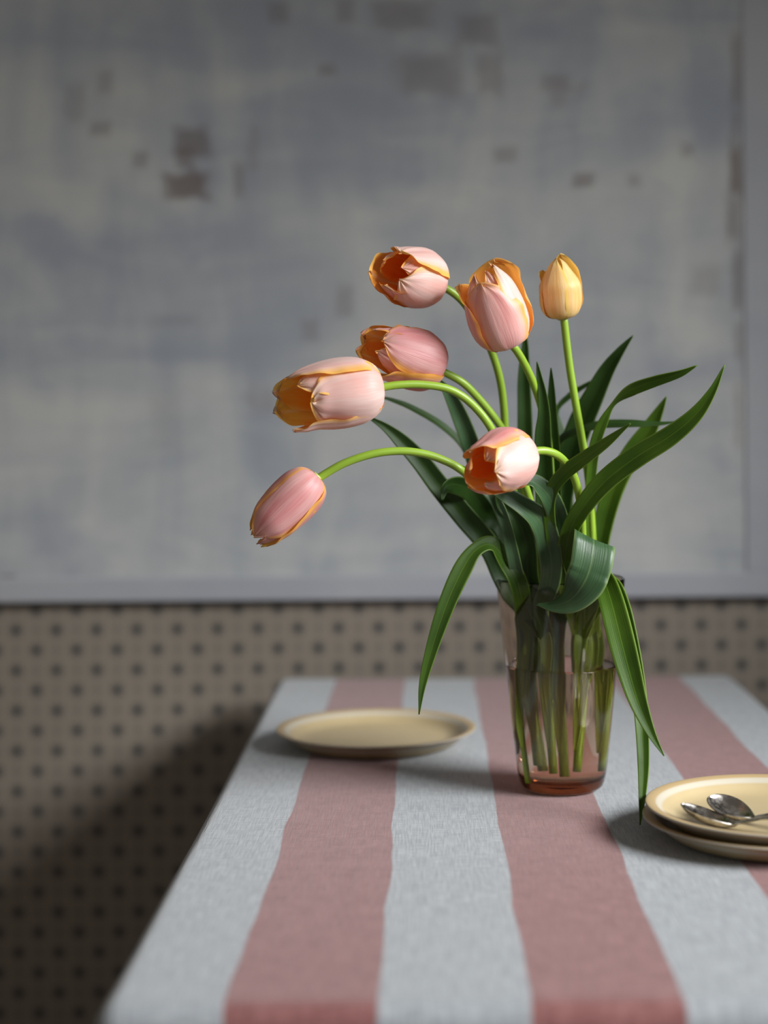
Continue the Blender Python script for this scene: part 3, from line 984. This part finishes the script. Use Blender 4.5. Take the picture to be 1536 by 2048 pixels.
# --- drooping lower left flower
tulip('closed dark pink tulip drooping lowest on a long bowed stem',
      [(1058, 1565, 1.44), (1044, 1440, 1.44), (1050, 1340, 1.445), (1054, 1165, 1.46), (1032, 1060, 1.445), (995, 1004, 1.42), (953, 966, 1.39), (925, 942, 1.365), (895, 924, 1.36), (850, 908, 1.355), (800, 902, 1.35), (745, 908, 1.345), (690, 926, 1.342), (650, 948, 1.341), (630, 962, 1.34)],
      ((635, 952, 1.34), (511, 1073, 1.332), 0.0208,
       [dict(phi=4, wang=74, ln=1.0, tip=0.34, rs=1.03, ruf=0.7), dict(phi=116, wang=70, ln=0.98, tip=0.36, rs=1.03, ruf=0.7, curl=0.04), dict(phi=-116, wang=70, ln=1.0, tip=0.44, rs=1.05, curl=0.08),
        dict(phi=60, wang=56, ln=0.99, rs=0.9, tip=0.2), dict(phi=180, wang=56, ln=0.99, rs=0.9, tip=0.2), dict(phi=-62, wang=58, ln=1.03, rs=0.92, tip=0.30)], ROSE_YE),
      [([(1052, 1280, 1.41, 24), (1040, 1180, 1.405, 36, 25), (1012, 1122, 1.40, 36, 30), (983, 1090, 1.39, 28, 45), (952, 1100, 1.38, 28, 30), (926, 1137, 1.372, 38, 10), (896, 1202, 1.365, 35), (869, 1280, 1.36, 27), (846, 1365, 1.357, 15), (838, 1429, 1.355, 2)], LEAF_M, dict(fold=0.22)),
       ([(1055, 1260, 1.40, 16), (1030, 1130, 1.40, 26), (1000, 1020, 1.395, 24), (965, 972, 1.39, 22), (935, 943, 1.385, 15), (900, 923, 1.38, 2)], LEAF_A, dict(fold=0.3)),
       ([(1080, 1290, 1.415, 24), (1100, 1165, 1.40, 40), (1096, 1085, 1.39, 48), (1078, 1040, 1.38, 46, 15), (1045, 1012, 1.37, 36, 25), (1010, 990, 1.365, 30, 20), (975, 978, 1.365, 3)], LEAF_A, dict(fold=0.25))])

# --- front flower
tulip('salmon tulip with an open orange mouth, low in front of the leaves above the vase',
      [(1150, 1540, 1.44), (1160, 1340, 1.445), (1165, 1165, 1.42), (1164, 1050, 1.395), (1158, 990, 1.375), (1144, 945, 1.36), (1120, 914, 1.345), (1092, 902, 1.335), (1062, 903, 1.328), (1043, 907, 1.325)],
      ((1046, 905, 1.326), (957, 943, 1.284), 0.0254,
       [dict(phi=-22, wang=70, ln=0.95, tip=0.60, rs=1.02, m=PALE_OR), dict(phi=88, wang=66, ln=1.0, tip=0.66, rs=1.04, curl=0.03), dict(phi=210, wang=66, ln=1.05, tip=0.58, rs=1.0),
        dict(phi=34, wang=54, ln=0.90, rs=0.88, tip=0.46), dict(phi=150, wang=54, ln=1.0, rs=0.90, tip=0.40), dict(phi=-86, wang=56, ln=0.97, rs=0.93, tip=0.48)], PINK_OR),
      [([(1150, 1300, 1.44, 24), (1130, 1165, 1.41, 34), (1136, 1075, 1.385, 34), (1162, 1020, 1.37, 36), (1210, 962, 1.36, 42), (1275, 912, 1.35, 44), (1340, 872, 1.34, 40), (1390, 830, 1.333, 30), (1424, 783, 1.328, 16), (1449, 730, 1.325, 2)], LEAF_B, dict(fold=0.28)),
       ([(1185, 1300, 1.485, 24), (1190, 1165, 1.49, 34), (1202, 1070, 1.49, 38), (1226, 980, 1.485, 42), (1262, 910, 1.48, 40), (1296, 862, 1.475, 34), (1318, 822, 1.47, 18), (1333, 793, 1.465, 2)], LEAF_B, dict(fold=0.3)),
       ([(1130, 1250, 1.46, 14), (1110, 1100, 1.47, 18), (1095, 950, 1.48, 16, 30), (1118, 882, 1.475, 13, 50), (1150, 862, 1.465, 14, 50), (1200, 848, 1.455, 15, 50), (1255, 846, 1.445, 15, 45), (1310, 847, 1.44, 9, 45), (1352, 844, 1.435, 2, 45)], LEAF_D, dict(fold=0.25)),
       ([(1140, 1270, 1.43, 16), (1115, 1130, 1.40, 24), (1098, 1030, 1.38, 24), (1104, 980, 1.365, 26, 10), (1130, 945, 1.352, 29, 10), (1170, 915, 1.34, 27), (1212, 885, 1.33, 20), (1244, 860, 1.322, 9), (1261, 847, 1.318, 2)], LEAF_B, dict(fold=0.25)),
       ([(1125, 1290, 1.45, 18), (1118, 1165, 1.45, 26), (1110, 1000, 1.44, 26), (1107, 900, 1.432, 26), (1104, 830, 1.425, 20), (1103, 775, 1.42, 12), (1102, 736, 1.415, 2)], LEAF_D, dict(fold=0.4)),
       # broad leaf folded over the front of the rim
       ([(1170, 1300, 1.44, 36), (1172, 1180, 1.405, 62), (1178, 1110, 1.392, 80), (1187, 1081, 1.380, 88), (1188, 1082, 1.368, 88), (1187, 1100, 1.362, 87), (1181, 1135, 1.358, 84), (1166, 1170, 1.358, 80), (1140, 1200, 1.366, 52, 25), (1104, 1212, 1.376, 20, 40), (1072, 1208, 1.384, 2, 40)], LEAF_A, dict(fold=0.06, wav=0.3, side=Vector((0.90, 0.0, -0.42)), side_to=0.72)),
       # two long leaves hanging over the rim on the right
       ([(1185, 1260, 1.43, 26), (1192, 1180, 1.405, 40), (1206, 1160, 1.388, 44), (1222, 1200, 1.368, 50), (1240, 1270, 1.350, 53), (1258, 1340, 1.337, 48), (1277, 1405, 1.328, 36), (1302, 1465, 1.322, 18), (1328, 1512, 1.319, 2)], LEAF_B, dict(fold=0.30)),
       ([(1195, 1260, 1.44, 22), (1206, 1185, 1.415, 32), (1224, 1170, 1.40, 34), (1244, 1215, 1.386, 34), (1262, 1290, 1.374, 32), (1276, 1370, 1.361, 30), (1284, 1450, 1.347, 27), (1287, 1530, 1.333, 23), (1284, 1600, 1.322, 13), (1280, 1650, 1.314, 2)], LEAF_B, dict(fold=0.32))])
